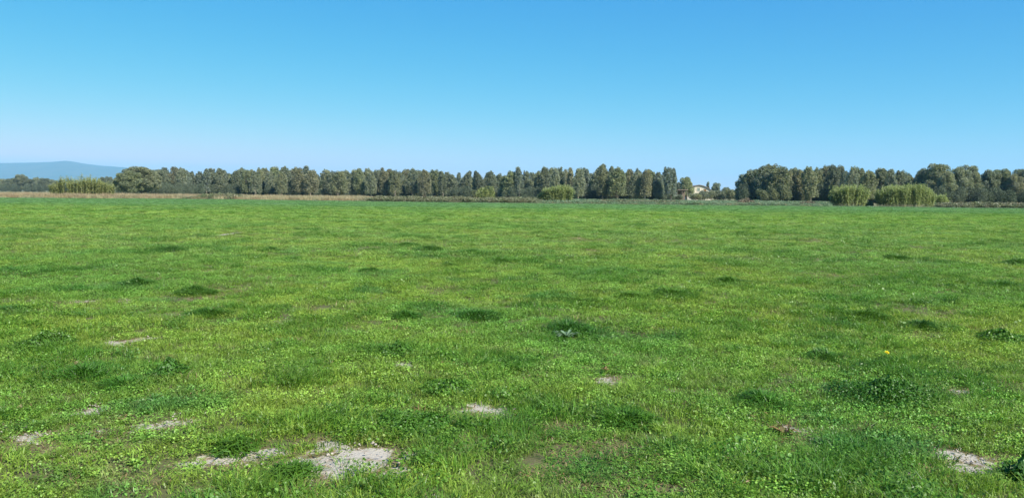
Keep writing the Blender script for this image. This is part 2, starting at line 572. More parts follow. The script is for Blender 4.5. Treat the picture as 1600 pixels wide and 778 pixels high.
x, y = wedge(3.2, 14, 260, lambda x, y: sstep(.30, .55, bare(x, y)) * .9)
q_ = .7 + 1.1 * rng.random(len(x)) ** 2
o = scatter('soil_crumbs', ksrc, x, y, np.stack([q_, q_, q_], 1), rng.integers(0, 4, len(x)), tilt=.2)
tag(o, 'crumbs of pale dry soil lying on the bare sandy patches', 'soil', kind='stuff')

def pale_mask(x, y):
    # pale broad leaves catch the light mostly in the right middle distance
    u = np.exp(-((x - 14 - (y - 28) * .35) / 11.0) ** 2) * np.exp(-((y - 30) / 14.0) ** 2)
    u2 = np.exp(-((x - 9) / 9.0) ** 2) * np.exp(-((y - 46) / 9.0) ** 2)
    return np.clip(u + .7 * u2, 0, 1) * sstep(.42, .62, fbm(x, y, 3.0, 15, 3)) + .003
x, y = wedge(9, 75, 8.0, lambda x, y: np.clip(pale_mask(x, y), 0, 1))
s_ = (.6 + .5 * rng.random(len(x))) * (1 + y / 110)
o = scatter('pale_weeds', psrc, x, y, np.stack([s_, s_, s_ * .9], 1), rng.integers(0, 3, len(x)), tilt=.3)
tag(o, 'pale broad leaved weeds dotted over the right middle of the field', 'weeds', kind='stuff')

# ------------------------------------------------------------------ single tussocks and plants one can point at
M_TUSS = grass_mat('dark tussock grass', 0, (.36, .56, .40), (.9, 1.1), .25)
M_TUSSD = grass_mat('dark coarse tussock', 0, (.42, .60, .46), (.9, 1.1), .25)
M_BLUE = plain_leaf('grey-blue thistle leaf', [(.13, .21, .12), (.17, .25, .14), (.11, .18, .09)], .1, .04)
def tussock(px, py, wpx, hpx, label, kind='grass', mat=None):
    gx, gy = ground_at(px, py)
    gz = float(height(np.array([gx]), np.array([gy]))[0])
    rad = wpx / 2 * gy / F * 1.35
    hh = max(hpx * (1.0 if gy < 11 else 1.35) * gy / F, .11)
    if gy > 11 and mat is None: mat = M_TUSSD
    r = np.random.default_rng(int(px * 7 + py))
    n = int(np.clip(1300 * rad * rad / .05, 260, 1500))
    if kind == 'grass':
        vf = blades(n, rad, hh, .008 + gy * .0003, .55, .7, r, .85)
        # blades in the middle stand higher than at the rim
        V = np.array(vf[0]); q = np.hypot(V[:, 0], V[:, 1]) / rad
        lump = .55 + .9 * vnoise(V[:, 0] + gx, V[:, 1] + gy, rad * .5, 5)
        V[:, 2] *= np.clip(1.25 - .75 * q, .3, 1.2) * lump
        V[:, 1] *= 1.15
        nm, cat = 'grass_tussock', 'grass tussock'
    else:
        a = leaflets(int(n * 2.2), rad, hh, min(.015 + gy * .0006, .03), r, .8, 1.0, .8)
        b = blades(n // 2, rad, hh * 1.1, .008, .6, .6, r, .8)
        V, Fc = merge(a, b); V = np.array(V)
        q = np.hypot(V[:, 0], V[:, 1]) / rad
        lump = .5 + 1.0 * vnoise(V[:, 0] + gx, V[:, 1] + gy, rad * .45, 5)
        V[:, 2] *= np.clip(1.2 - .7 * q, .3, 1.2) * lump
        vf = (V, Fc)
        nm, cat = 'leafy_weed', 'weed'
    o = link(nm, mesh(nm, V, vf[1], mat or M_TUSS), loc=(gx, gy, gz))
    tag(o, label, cat, 'dark clumps standing out of the meadow')
TUSS = [
    (307, 457, 46, 14, 'dark round grass tussock alone in the left middle of the field', 'grass'),
    (330, 492, 56, 12, 'loose mid green tussock just below the dark round left one', 'grass'),
    (75, 541, 66, 20, 'dark bushy leafy clump close to the left edge', 'leaf'),
    (215, 442, 40, 9, 'low flat green tussock left of the dark round one', 'grass'),
    (890, 516, 60, 22, 'large dark tussock just right of centre, silvery leaves at its foot', 'grass'),
    (1350, 497, 62, 15, 'dark ragged tussock in the right middle of the field', 'grass'),
    (1440, 510, 48, 10, 'small olive tussock to the right of the ragged dark one', 'grass'),
    (1050, 461, 56, 12, 'right one of the two broad dark tussocks right of centre', 'grass'),
    (990, 464, 48, 10, 'left one of the two broad dark tussocks right of centre', 'grass'),
    (908, 472, 44, 9, 'green tussock left of the pair of broad dark tussocks', 'grass'),
    (672, 392, 40, 7, 'dark tussock in the far middle, second of the row', 'grass'),
    (636, 384, 32, 6, 'small dark tussock at the left end of the far middle row', 'grass'),
    (738, 398, 50, 6, 'flat blue green tussock at the right end of the far middle row', 'grass'),
    (782, 410, 26, 8, 'small upright dark tussock right of the far middle row', 'grass'),
    (577, 424, 26, 7, 'small dark tussock left below the far middle row', 'grass'),
    (702, 416, 24, 6, 'tiny dark tussock below the far middle row', 'grass'),
    (424, 392, 26, 5, 'small far tussock in the left half, above the dark round one', 'grass'),
    (262, 394, 46, 8, 'blurred far green tussock above the flat left one', 'grass'),
    (1400, 405, 34, 7, 'far dark tussock among the pale leaved weeds on the right', 'grass'),
    (1140, 441, 60, 7, 'long low dark tussock left of the pale leaved weeds', 'grass'),
    (1590, 412, 30, 9, 'far dark tussock at the right edge of the field', 'grass'),
    (1565, 446, 70, 7, 'long flat dark tussock under the one at the right edge', 'grass'),
    (745, 494, 60, 6, 'thin dark streak of grass left of the large silvery-footed tussock', 'grass'),
    (635, 494, 36, 9, 'soft green tussock left of the thin dark streak', 'grass'),
    (620, 553, 40, 10, 'very dark small leafy clump above the little sandy spot', 'leaf'),
    (1380, 622, 130, 26, 'widest dark leafy weed patch, in the right foreground', 'leaf'),
    (1190, 632, 70, 18, 'dark green tussock left of the widest leafy patch', 'grass'),
    (978, 652, 80, 20, 'deep green rounded tussock in the foreground right of centre', 'grass'),
    (645, 662, 86, 20, 'leafy clump in the foreground above the largest sandy patch', 'leaf'),
    (370, 700, 50, 16, 'deep green tussock left of the largest sandy patch', 'grass'),
    (130, 594, 110, 22, 'tall soft grass tussock in the left foreground', 'grass'),
    (195, 606, 60, 18, 'blue green tussock right of the tall soft left one', 'grass'),
    (262, 590, 50, 14, 'small leafy clump right of the tall soft left tussock', 'leaf'),
    (1570, 530, 60, 12, 'dark leafy clump at the right edge, upper foreground', 'leaf'),
    (1290, 560, 50, 10, 'green tussock above the left end of the widest leafy patch', 'grass'),
    (460, 736, 60, 16, 'dark tuft of grass below the largest sandy patch', 'grass'),
    (700, 606, 70, 12, 'dark low leafy clump above the two small sandy spots', 'leaf'),
    (1598, 750, 44, 18, 'dark leafy clump right of the right sandy patch', 'leaf'),
]
for px, py, wp, hp, lab, kd in TUSS:
    tussock(px, py, wp, hp, lab, kd)

def flat_plant(name, px, py, vf, mat, label, cat, z=0.05):
    gx, gy = ground_at(px, py)
    gz = float(height(np.array([gx]), np.array([gy]))[0])
    o = link(name, mesh(name, *vf, mat), loc=(gx, gy, gz + z))
    return tag(o, label, cat)
rr = np.random.default_rng(3)
flat_plant('thistle', 886, 527, rosette(16, .16, .035, rr), M_BLUE, 'flat silvery blue thistle rosette at the foot of the large tussock', 'thistle', .04)
# dandelion
gx, gy = ground_at(1383, 567)
gz = float(height(np.array([gx]), np.array([gy]))[0])
dn = tag(empty('dandelion', (gx, gy, gz)), 'single yellow dandelion flower in the right foreground', 'flower')
sm = NT('flower stalk').solid((.15, .22, .05)); ym = NT('dandelion petals').solid((.80, .68, .03), .6)
def tube(pts, rads, n=7):
    V, Fc = [], []
    for k, (p, r_) in enumerate(zip(pts, rads)):
        p = Vector(p)
        q = (Vector(pts[min(k + 1, len(pts) - 1)]) - Vector(pts[max(k - 1, 0)])).normalized()
        u = q.cross(Vector((.31, .95, .02))).normalized(); v = q.cross(u)
        for i in range(n):
            a = 6.2832 * i / n
            V.append(tuple(p + u * (math.cos(a) * r_) + v * (math.sin(a) * r_)))
    for k in range(len(pts) - 1):
        for i in range(n):
            j = (i + 1) % n
            Fc.append((k * n + i, k * n + j, (k + 1) * n + j, (k + 1) * n + i))
    Fc.append(tuple(range(n))[::-1]); Fc.append(tuple((len(pts) - 1) * n + i for i in range(n)))
    return V, Fc
link('stalk', mesh('stalk', *tube([(0, 0, -.02), (.005, 0, .06), (.012, -.004, .105)], [.003, .0028, .0025]), sm), dn)
pv, pf = [], []
for ring, (rad, zz, cnt) in enumerate(((.023, .0, 22), (.017, .005, 18), (.010, .008, 12))):
    for i in range(cnt):
        a = 6.283 * i / cnt + ring * .2
        c, s = math.cos(a), math.sin(a); b = len(pv); w_ = .004
        pv += [(0, 0, zz), (c * rad * .6 - s * w_, s * rad * .6 + c * w_, zz + .006), (c * rad, s * rad, zz + .004 - ring * .0), (c * rad * .6 + s * w_, s * rad * .6 - c * w_, zz + .006)]
        pf.append((b, b + 1, b + 2, b + 3))
ph = link('petals', mesh('petals', pv, pf, ym), dn, (.012, -.004, .106)); ph.rotation_euler = (.5, .1, 0)
# rusty dock plants
flat_plant('dock_plant', 946, 585, merge(rosette(7, .06, .022, rr), leaflets(14, .035, .08, .018, rr)), M_RED, 'small rusty orange dock plant right of centre in the foreground', 'weed', .05)
flat_plant('dock_plant', 1225, 676, merge(rosette(9, .10, .03, rr), leaflets(18, .09, .05, .03, rr)), M_RED, 'low rusty brown dock plant on the thin brown spot, right foreground', 'weed', .0)

# ------------------------------------------------------------------ trees
def tree_leaf_mat(name, cool):
    s = NT(name)
    oi = s.n('ShaderNodeObjectInfo')
    c = oi.outputs['Color']
    big = s.rng(s.noise(.55, 3), .35, .65)
    c2 = s.mix(1.0, c, (1.14, 1.08, .90), 'MULTIPLY')
    c = s.mix(big, c, c2)
    c = s.scale(c, s.rng(s.noise(1.1, 4), .3, .7, .68, 1.38))
    return s.leaf(c, .35, .0, .5)
M_EUC = tree_leaf_mat('eucalyptus foliage', 0)
sB = NT('pale peeling bark')
M_BARK = sB.solid(sB.mix(sB.rng(sB.noise(3, 4), .4, .6), (.46, .41, .35), (.26, .22, .18)), .9)

def cards(c, n, rad, size, r, droop=.0):
    """n small leaf faces through an ellipsoid clump, thicker towards its skin"""
    d = r.normal(size=(n, 3)); d /= np.linalg.norm(d, axis=1)[:, None]
    rr_ = (.35 + .65 * r.random(n) ** .45)[:, None]
    p = np.asarray(c) + d * rr_ * np.asarray(rad)
    u = r.normal(size=(n, 3)); u[:, 2] -= droop
    u /= np.linalg.norm(u, axis=1)[:, None]
    v = np.cross(u, r.normal(size=(n, 3))); v /= np.linalg.norm(v, axis=1)[:, None]
    s = (size * (.5 + r.random(n)))[:, None]
    a = u * s * .75; b = v * s * .38
    return np.stack([p - a, p + b, p + a, p - b], 1)     # n,4,3

def quads_mesh(name, Q, mat):
    n = len(Q)
    me = bpy.data.meshes.new(name)
    me.vertices.add(n * 4); me.vertices.foreach_set('co', Q.reshape(-1))
    me.loops.add(n * 4); me.loops.foreach_set('vertex_index', np.arange(n * 4))
    me.polygons.add(n); me.polygons.foreach_set('loop_start', np.arange(n) * 4)
    me.update(calc_edges=True)
    me.materials.append(mat)
    return me

def make_tree_meshes(kind, seed):
    """unit tree: 12 m high, about 4.4 m wide ('tall') or 10 m wide ('broad')"""
    r = np.random.default_rng(seed)
    Q = []; tubes = []
    Ht = 12.0
    lean = r.normal() * (.5 if kind != 'lean' else .2) + (1.9 if kind == 'lean' else 0)
    ax = lambda t: (lean * t * t, .3 * math.sin(t * 4 + seed), t * Ht * .9)
    ts = np.linspace(0, 1, 7)
    tubes.append(tube([ax(t) for t in ts], [.26 * (1 - .85 * t) + .02 for t in ts], 7))
    if kind in ('tall', 'lean', 'thin', 'twin'):
        W = {'tall': 2.1, 'lean': 1.9, 'thin': 1.25, 'twin': 1.9}[kind]
        k = 36 if kind != 'thin' else 22
        for i in range(k):
            t = .17 + .80 * (i + r.random() * .6) / k
            env = (1.12 - .25 * t) if t < .62 else .97 * (1 - (t - .62) / .40) ** .45 + .06
            a = r.random() * 6.283; q = W * env * (.35 + .4 * r.random())
            c0 = ax(t * .97)
            if kind == 'twin' and t > .55: q, a = 1.25, (0 if i % 2 else math.pi)
            c = (c0[0] + q * math.cos(a), c0[1] + q * math.sin(a), c0[2] + .5 + .8 * r.random())
            rad = W * (.24 + .22 * r.random()) * (1.10 - .42 * t)
            Q.append(cards(c, int(420 * rad ** 1.5) + 90, (rad, rad, rad * (2.0 + 1.0 * r.random())), .23, r, .8))
            b = ax(max(t - .12, .05)); tubes.append(tube([b, ((b[0] + c[0]) / 2, (b[1] + c[1]) / 2, (b[2] + c[2]) / 2 + .2), c], [.10 * (1.1 - t), .06 * (1.1 - t), .02], 5))
        for i in range(14):                                  # sprigs that break the outline
            t = .45 + .56 * r.random(); a = r.random() * 6.283
            env = 1.0 if t < .62 else 1.0 * max(0, 1 - (t - .62) / .42) ** .75 + .12
            q = W * env * (.80 + .28 * r.random()); c0 = ax(t * .97)
            rad = .22 + .28 * r.random()
            Q.append(cards((c0[0] + q * math.cos(a), c0[1] + q * math.sin(a), c0[2] + .9 + .5 * r.random()), 55, (rad, rad, rad * 1.9), .24, r, .8))
        # thin feathery veil joining the clumps
        n = 3000
        t = .15 + .83 * r.random(n)
        env = np.where(t < .6, 1.1 - .2 * t, 1.0 * np.clip(1 - (t - .6) / .40, 0, 1) ** .5 + .03)
        a = r.random(n) * 6.283; q = W * env * np.sqrt(r.random(n))
        C = np.stack([lean * t * t + q * np.cos(a), q * np.sin(a), t * Ht * .97], 1)
        Qv = cards((0, 0, 0), n, (.25, .25, .4), .23, r, .8) + C[:, None, :]
        Q.append(Qv)
    else:
        W = 4.6
        k = 46
        for i in range(k):
            u = r.random(); a = r.random() * 6.283
            t = .22 + .72 * u
            env = math.sqrt(max(0, 1 - ((t - .48) / .52) ** 2))
            q = W * env * (.45 + .45 * r.random())
            c = (q * math.cos(a) + lean * t, q * math.sin(a), t * Ht)
            rad = 1.1 + .8 * r.random()
            Q.append(cards(c, int(430 * rad ** 1.4), (rad, rad, rad * .9), .25, r, .2))
            b = ax(max(t * .45, .08)); tubes.append(tube([b, ((b[0] + c[0]) / 2, (b[1] + c[1]) / 2, (b[2] + c[2]) / 2 + .6), c], [.15, .09, .03], 5))
    if kind == 'broad':
        n = 5000
        d_ = r.normal(size=(n, 3)); d_ /= np.linalg.norm(d_, axis=1)[:, None]
        C = d_ * (r.random(n) ** .5)[:, None] * np.array([W * .92, W * .92, 5.0]) + np.array([lean * .5, 0, 6.4])
        Q.append(cards((0, 0, 0), n, (.3, .3, .3), .25, r, .2) + C[:, None, :])
    V, Fc = merge(*tubes)
    Qa = np.concatenate(Q)
    z = Qa[:, :, 2].max(); Qa[:, :, 2] *= Ht / z
    xs = Qa[:, :, 0].ravel(); wid = np.percentile(xs, 98) - np.percentile(xs, 2)
    return quads_mesh('crown', Qa, M_EUC), mesh('trunk', V, Fc, M_BARK, True), wid

LIB = {k: [make_tree_meshes(k, s) for s in seeds] for k, seeds in
       {'tall': (11, 12, 13, 14, 15, 16), 'thin': (21, 22, 23), 'lean': (31, 32), 'twin': (41,), 'broad': (51, 52, 53)}.items()}

TINT = {'olive': ((.245, .265, .180), 'olive green'), 'grey': ((.235, .262, .200), 'grey green'),
        'dark': ((.190, .218, .168), 'dark green'), 'rust': ((.255, .258, .185), 'brownish olive'),
        'lime': ((.240, .272, .172), 'yellowish green'), 'blue': ((.220, .258, .225), 'bluish grey')}
def tree(px, top, wpx, d, kind, tint, label, group, name='eucalyptus_tree', cat='tree', cr=None, flip=False):
    h = zat(px, top, d) * 1.0
    lib = LIB[kind]
    crown, trunk, wid = lib[tree.n % len(lib)]
    tree.n += 1
    e = empty(name, (at(px, d), d, 0), 0)
    sx = (wpx * d / F) / wid
    rz = 0 if kind in ('lean', 'twin') else random.random() * 6.283
    c = link('crown', crown, e); t = link('trunk', trunk, e)
    for q in (c, t):
        q.rotation_euler = (0, 0, rz)
        q.scale = (sx * (-1 if flip else 1), sx, h / 12.0)
    v = .88 + .24 * random.random()
    c.color = (*[k * v for k in TINT[tint][0]], 1)
    if cr: c.color = (*cr, 1)
    tag(e, label, cat, group)
    return e
tree.n = 0

# columns, crown tops and widths read off the photograph; distances follow the rows
A = 'tall'; N_ = 'thin'; L_ = 'lean'; T_ = 'twin'; B = 'broad'
ROWS = [
 # (landmark on the left of the run, group, distance, [(px, top, width, kind, tint), ...])
 ('the yellow canes at far left', 'row of eucalyptus trees on the left', 335,
  [(236, 266, 22, B, 'olive'), (251, 265, 18, A, 'grey'), (260, 262, 10, N_, 'blue'), (268, 270, 10, N_, 'blue'), (274, 260, 12, A, 'rust'), (283, 262, 11, A, 'grey'),
   (291, 265, 11, A, 'blue'), (299, 268, 11, A, 'dark'), (307, 271, 10, A, 'grey'), (312, 268, 9, N_, 'blue')]),
 ('the sky notch in the left row', 'row of eucalyptus trees on the left', 350,
  [(322, 264, 9, N_, 'blue'), (328, 263, 8, N_, 'grey'), (334, 264, 8, N_, 'dark'), (345, 263, 14, A, 'grey'), (352, 266, 9, N_, 'blue'), (361, 271, 12, A, 'grey'),
   (370, 266, 12, A, 'dark'), (378, 262, 12, A, 'grey'), (385, 265, 11, A, 'lime'), (392, 265, 12, A, 'olive'), (400, 267, 12, A, 'grey'), (407, 262, 11, A, 'olive'),
   (416, 262, 11, A, 'olive'), (423, 268, 11, A, 'grey'), (429, 260, 14, A, 'lime'), (440, 267, 12, A, 'olive'), (448, 260, 14, A, 'grey'), (459, 261, 17, A, 'rust'), (468, 262, 13, A, 'rust'),
   (477, 259, 10, N_, 'blue'), (486, 265, 14, A, 'rust'), (496, 273, 9, N_, 'blue'), (508, 265, 14, A, 'olive'), (518, 267, 13, A, 'grey')]),
 ('the straw band\'s right end', 'long central row of eucalyptus trees', 345,
  [(528, 267, 17, A, 'olive'), (541, 266, 16, A, 'grey'), (554, 265, 13, A, 'olive'), (562, 263, 12, A, 'lime'), (571, 263, 13, A, 'olive'), (579, 268, 12, A, 'grey'), (587, 265, 13, A, 'grey'),
   (596, 262, 7, N_, 'dark'), (601, 266, 12, A, 'rust'), (608, 264, 14, A, 'rust'), (618, 266, 13, A, 'olive'), (626, 268, 12, A, 'grey'), (633, 264, 13, A, 'rust'), (645, 263, 13, A, 'dark'),
   (654, 266, 12, A, 'grey'), (664, 265, 13, A, 'rust'), (676, 265, 15, A, 'lime'), (686, 268, 10, N_, 'olive'), (692, 268, 9, N_, 'dark'), (697, 269, 9, N_, 'grey'), (705, 272, 13, A, 'grey'),
   (715, 270, 7, N_, 'blue'), (724, 267, 13, L_, 'grey'), (731, 274, 10, A, 'olive'), (738, 277, 9, N_, 'blue'), (744, 272, 8, N_, 'grey'), (752, 267, 12, L_, 'dark'), (761, 270, 8, N_, 'blue'),
   (769, 267, 11, A, 'dark'), (779, 271, 11, A, 'grey')]),
 ('the pale round bush', 'long central row of eucalyptus trees', 320,
  [(788, 274, 11, A, 'lime'), (797, 267, 15, A, 'lime'), (804, 272, 11, A, 'olive'), (811, 261, 9, N_, 'blue'), (821, 267, 10, A, 'dark'), (829, 279, 10, A, 'rust'), (832, 269, 10, A, 'grey'),
   (841, 267, 11, A, 'olive'), (852, 260, 12, A, 'grey'), (860, 262, 11, A, 'olive'), (866, 262, 10, A, 'grey'), (875, 261, 10, N_, 'dark'), (885, 264, 9, A, 'rust'), (892, 262, 8, N_, 'rust')]),
 ('the central cane clump', 'central trees next to the cane clump', 285,
  [(904, 262, 12, A, 'grey'), (914, 262, 13, A, 'blue'), (929, 256, 17, L_, 'grey'), (942, 258, 13, A, 'olive'), (953, 260, 9, N_, 'grey'), (965, 261, 18, A, 'lime'), (975, 270, 12, A, 'olive'), (983, 264, 14, A, 'rust'),
   (991, 268, 12, A, 'grey'), (997, 263, 11, A, 'dark'), (1008, 264, 11, A, 'rust'), (1014, 265, 14, A, 'lime'), (1022, 275, 12, A, 'grey'), (1028, 269, 12, A, 'blue'), (1036, 267, 12, A, 'blue'), (1048, 261, 14, T_, 'blue')]),
 ('the gap beside the barn', 'dark trees right of the barn', 262,
  [(1160, 272, 14, A, 'grey'), (1171, 265, 20, A, 'dark'), (1184, 263, 22, A, 'dark'), (1192, 259, 20, A, 'dark'), (1201, 256, 22, A, 'olive'), (1215, 259, 24, A, 'olive'), (1228, 265, 18, A, 'rust'), (1240, 262, 16, A, 'olive'),
   (1250, 264, 13, A, 'rust'), (1257, 267, 9, N_, 'dark'), (1266, 260, 15, A, 'olive'), (1275, 261, 13, A, 'olive'), (1287, 258, 15, A, 'rust'), (1299, 257, 14, A, 'dark'), (1311, 258, 11, A, 'grey'), (1319, 267, 10, A, 'blue')]),
 ('the fan-shaped canes', 'trees behind the cane clumps on the right', 250,
  [(1328, 260, 12, A, 'grey'), (1337, 261, 17, A, 'olive'), (1347, 264, 9, N_, 'dark'), (1355, 266, 15, A, 'olive'), (1377, 262, 17, A, 'olive'), (1390, 264, 12, A, 'grey'),
   (1402, 266, 15, A, 'dark'), (1413, 269, 12, A, 'grey'), (1421, 273, 11, A, 'rust'), (1427, 269, 9, L_, 'grey'), (1434, 277, 11, A, 'blue')]),
]
ORD = ['first', 'second', 'third', 'fourth', 'fifth', 'sixth', 'seventh', 'eighth', 'ninth', 'tenth', '11th', '12th', '13th', '14th', '15th', '16th', '17th', '18th', '19th', '20th',
       '21st', '22nd', '23rd', '24th', '25th', '26th', '27th', '28th', '29th', '30th', '31st', '32nd']
SHAPE = {A: 'full-crowned', N_: 'slender', L_: 'slanting-topped', T_: 'twin-topped', B: 'broad'}
for land, grp, d, lst in ROWS:
    for i, (px, top, wp, kd, tn) in enumerate(lst):
        dd = d + ((i * 37) % 5 - 2) * 5 + random.uniform(-3, 3)
        if top >= 270: dd += 14
        tree(px, top - .9, wp * 1.28, dd, kd, tn, f'{SHAPE[kd]} {TINT[tn][1]} eucalyptus, {ORD[i]} tree right of {land}', grp, flip=(px in (752,)))

for land, grp, d, lst in ROWS:
    for i in range(len(lst) - 1):
        (p0, t0, w0, _k, _t), (p1, t1, w1, _k, _t2) = lst[i], lst[i + 1]
        tree((p0 + p1) / 2 + random.uniform(-1, 1), max(t0, t1) + random.uniform(3, 9), random.uniform(12, 17), d + 24 + random.uniform(-4, 8), A, random.choice(('grey', 'blue', 'olive', 'grey')),
             f'half-hidden tree behind {ORD[i]} and {ORD[i + 1]} right of {land}', 'second rank of eucalyptus trees')

# trees with a look of their own
tree(220, 259.5, 46, 292, B, 'olive', 'large round tree with full olive crown, right of the yellow canes', None, 'round_tree')
tree(202, 266, 36, 286, B, 'lime', 'lower round tree leaning on the large one, beside the yellow canes', None, 'round_tree')
tree(1072, 276, 18, 330, B, 'lime', 'pale rounded tree standing just left of the barn', None, 'round_tree')
tree(1059, 284, 11, 345, B, 'dark', 'small dark tree between the twin-topped eucalyptus and the pale tree', None, 'round_tree')
tree(1105, 283.5, 5, 420, N_, 'blue', 'tiny thin tree poking up over the barn\'s right end', None, 'round_tree')
tree(1118, 285, 13, 400, B, 'blue', 'far dark round tree right of the barn', None, 'round_tree')
tree(1134, 292, 12, 400, B, 'blue', 'low far tree over the hedge, right of the far round tree', None, 'round_tree')
for px, top, wp, tn, lab in [
    (1444, 264, 24, 'dark', 'dark left half of the big tree pair behind the long canes'),
    (1461, 257, 30, 'olive', 'tallest round-crowned tree, behind the right end of the long canes'),
    (1480, 270, 22, 'olive', 'low olive tree between the two tallest groups on the right'),
    (1499, 261, 26, 'grey', 'open-crowned grey tree with sky showing through its left side'),
    (1512, 259.5, 22, 'grey', 'tall grey tree right of the open-crowned one'),
    (1521, 270, 20, 'olive', 'sloping olive tree just left of the deep notch on the right'),
    (1546, 266.5, 26, 'dark', 'dark blunt-topped tree just right of the deep notch'),
    (1562, 265.5, 22, 'lime', 'yellowish pointed tree near the right end of the row'),
    (1571, 267, 16, 'grey', 'slim grey tree right of the yellowish pointed one'),
    (1584, 272.5, 20, 'rust', 'lower brownish tree second from the right end'),
    (1599, 264.5, 26, 'dark', 'dark tree cut by the right edge of the photograph')]:
    tree(px, top - 2.2, wp * 1.12, 238 + random.uniform(-6, 6), B, tn, lab, 'broad trees at the right end', 'broadleaf_tree')
for i, (px, top, wp) in enumerate([(5, 279, 16), (18, 278, 15), (33, 272, 17), (46, 279, 16), (58, 276.5, 13), (70, 278, 15), (82, 280, 16)]):
    tree(px, top, wp, 620, B, ('grey', 'dark')[i % 2], f'far low dark tree, {ORD[i]} from the left edge, under the blue hills', 'far wood on the left', 'far_tree')
for i, (px, top, wp) in enumerate([(160, 276, 12), (170, 275.5, 12), (180, 278, 14)]):
    tree(px, top, wp, 480, B, 'dark', f'far dark tree, {ORD[i]} of three between yellow canes and large round tree', 'far trees behind the yellow canes', 'far_tree')
for i, (px, top, wp) in enumerate([(-14, 279, 18), (-30, 277, 18), (-48, 279, 20)]): pass

# thickets of undergrowth under and behind the rows: nobody could count them
def bush_src(name, r_, n, size, hgt, mat):
    out = []
    for k in range(4):
        r = np.random.default_rng(700 + k + n)
        Q = [cards((r.normal() * .45, r.normal() * .45, hgt * (.35 + .35 * r.random())), n // 5, (.75, .75, hgt * .42), size, r) for _ in range(5)]
        Q = np.concatenate(Q); Q[:, :, 2] = np.abs(Q[:, :, 2])
        out.append(quads_mesh(name, Q, mat))
    c = bpy.data.collections.new(name)
    for i, m in enumerate(out):
        c.objects.link(bpy.data.objects.new(f'{name}_{i}', m))
    return c
M_UNDER = plain_leaf('undergrowth leaf', [(.10, .125, .085), (.14, .165, .115), (.12, .145, .09)], .2, .0, .3)
M_GREYB = plain_leaf('grey shrub leaf', [(.14, .17, .12), (.18, .20, .14), (.13, .16, .10)], .15, .0, .5)
usrc = bush_src('undergrowth_bush', 1, 1500, .10, 2.2, M_UNDER)
ux, uy, us = [], [], []
def under(p0, p1, d0, d1, n, hlo, hhi):
    for _ in range(n):
        p = random.uniform(p0, p1); d = random.uniform(d0, d1)
        ux.append(at(p, d)); uy.append(d)
        h = random.uniform(hlo, hhi) / 2.2
        us.append((random.uniform(1.2, 2.0), random.uniform(1.2, 2.0), h))
under(186, 318, 308, 360, 150, 2.8, 5.4)
under(312, 530, 343, 375, 260, 2.8, 5.4)
under(520, 790, 340, 370, 320, 2.8, 5.4)
under(780, 905, 314, 345, 150, 2.8, 5.4)
under(895, 1050, 283, 310, 200, 2.8, 5.4)
under(1155, 1330, 255, 285, 240, 3.0, 6.5)
under(1320, 1440, 245, 270, 130, 3.0, 6.0)
under(1430, 1640, 228, 252, 260, 2.5, 5.5)
under(0, 100, 600, 640, 60, 4, 7)
under(140, 190, 440, 500, 40, 3, 6)
o = scatter('undergrowth', usrc, np.array(ux), np.array(uy), np.array(us), rng.integers(0, 4, len(ux)), tilt=.05)
tag(o, 'dark tangled undergrowth filling the foot of the tree rows', 'undergrowth', kind='stuff')

# hedge right of the barn: bushes one can tell apart
hb = [quads_mesh('foliage', np.concatenate([cards((r.normal() * .8, r.normal() * .6, 1.0 + 1.5 * r.random()), 420, (1.0, .9, .9), .18, r) for _ in range(9)]), M_EUC)
      for r in (np.random.default_rng(900 + k) for k in range(4))]
for i, (px, top, wp, tn) in enumerate([(1087, 302, 16, 'olive'), (1097, 299, 15, 'dark'), (1101, 298, 16, 'dark'), (1111, 297, 15, 'grey'), (1121, 298, 16, 'dark'), (1131, 296, 17, 'dark'),
                                    (1141, 295.5, 17, 'olive'), (1151, 294, 18, 'dark'), (1159, 296, 18, 'grey'), (1062, 304, 14, 'dark'), (1052, 304.5, 14, 'dark')]):
    d = 296 + (i % 3) * 4
    e = empty('hedge_bush', (at(px, d), d, 0))
    c = link('foliage', hb[i % 4], e)
    q = wp * d / F / 3.4
    c.scale = (q, q, zat(px, top, d) / 3.2); c.rotation_euler = (0, 0, random.random() * .6)
    c.color = (*TINT[tn][0], 1)
    st = link('stem', mesh('stem', *merge(*[tube([(0, 0, -.05), (math.cos(a) * .3, math.sin(a) * .3, .7), (math.cos(a) * .6, math.sin(a) * .5, 1.5)], [.07, .05, .02], 5) for a in (0, 2, 4)]), M_BARK), e)
    where = f'{ORD[i]} bush of the hedge from the barn rightwards' if i < 9 else ('right' if i == 9 else 'left') + ' one of two low bushes before the open shed'
    tag(e, f'{TINT[tn][1]} hedge bush, {where}', 'bush', 'hedge bushes round the barn')

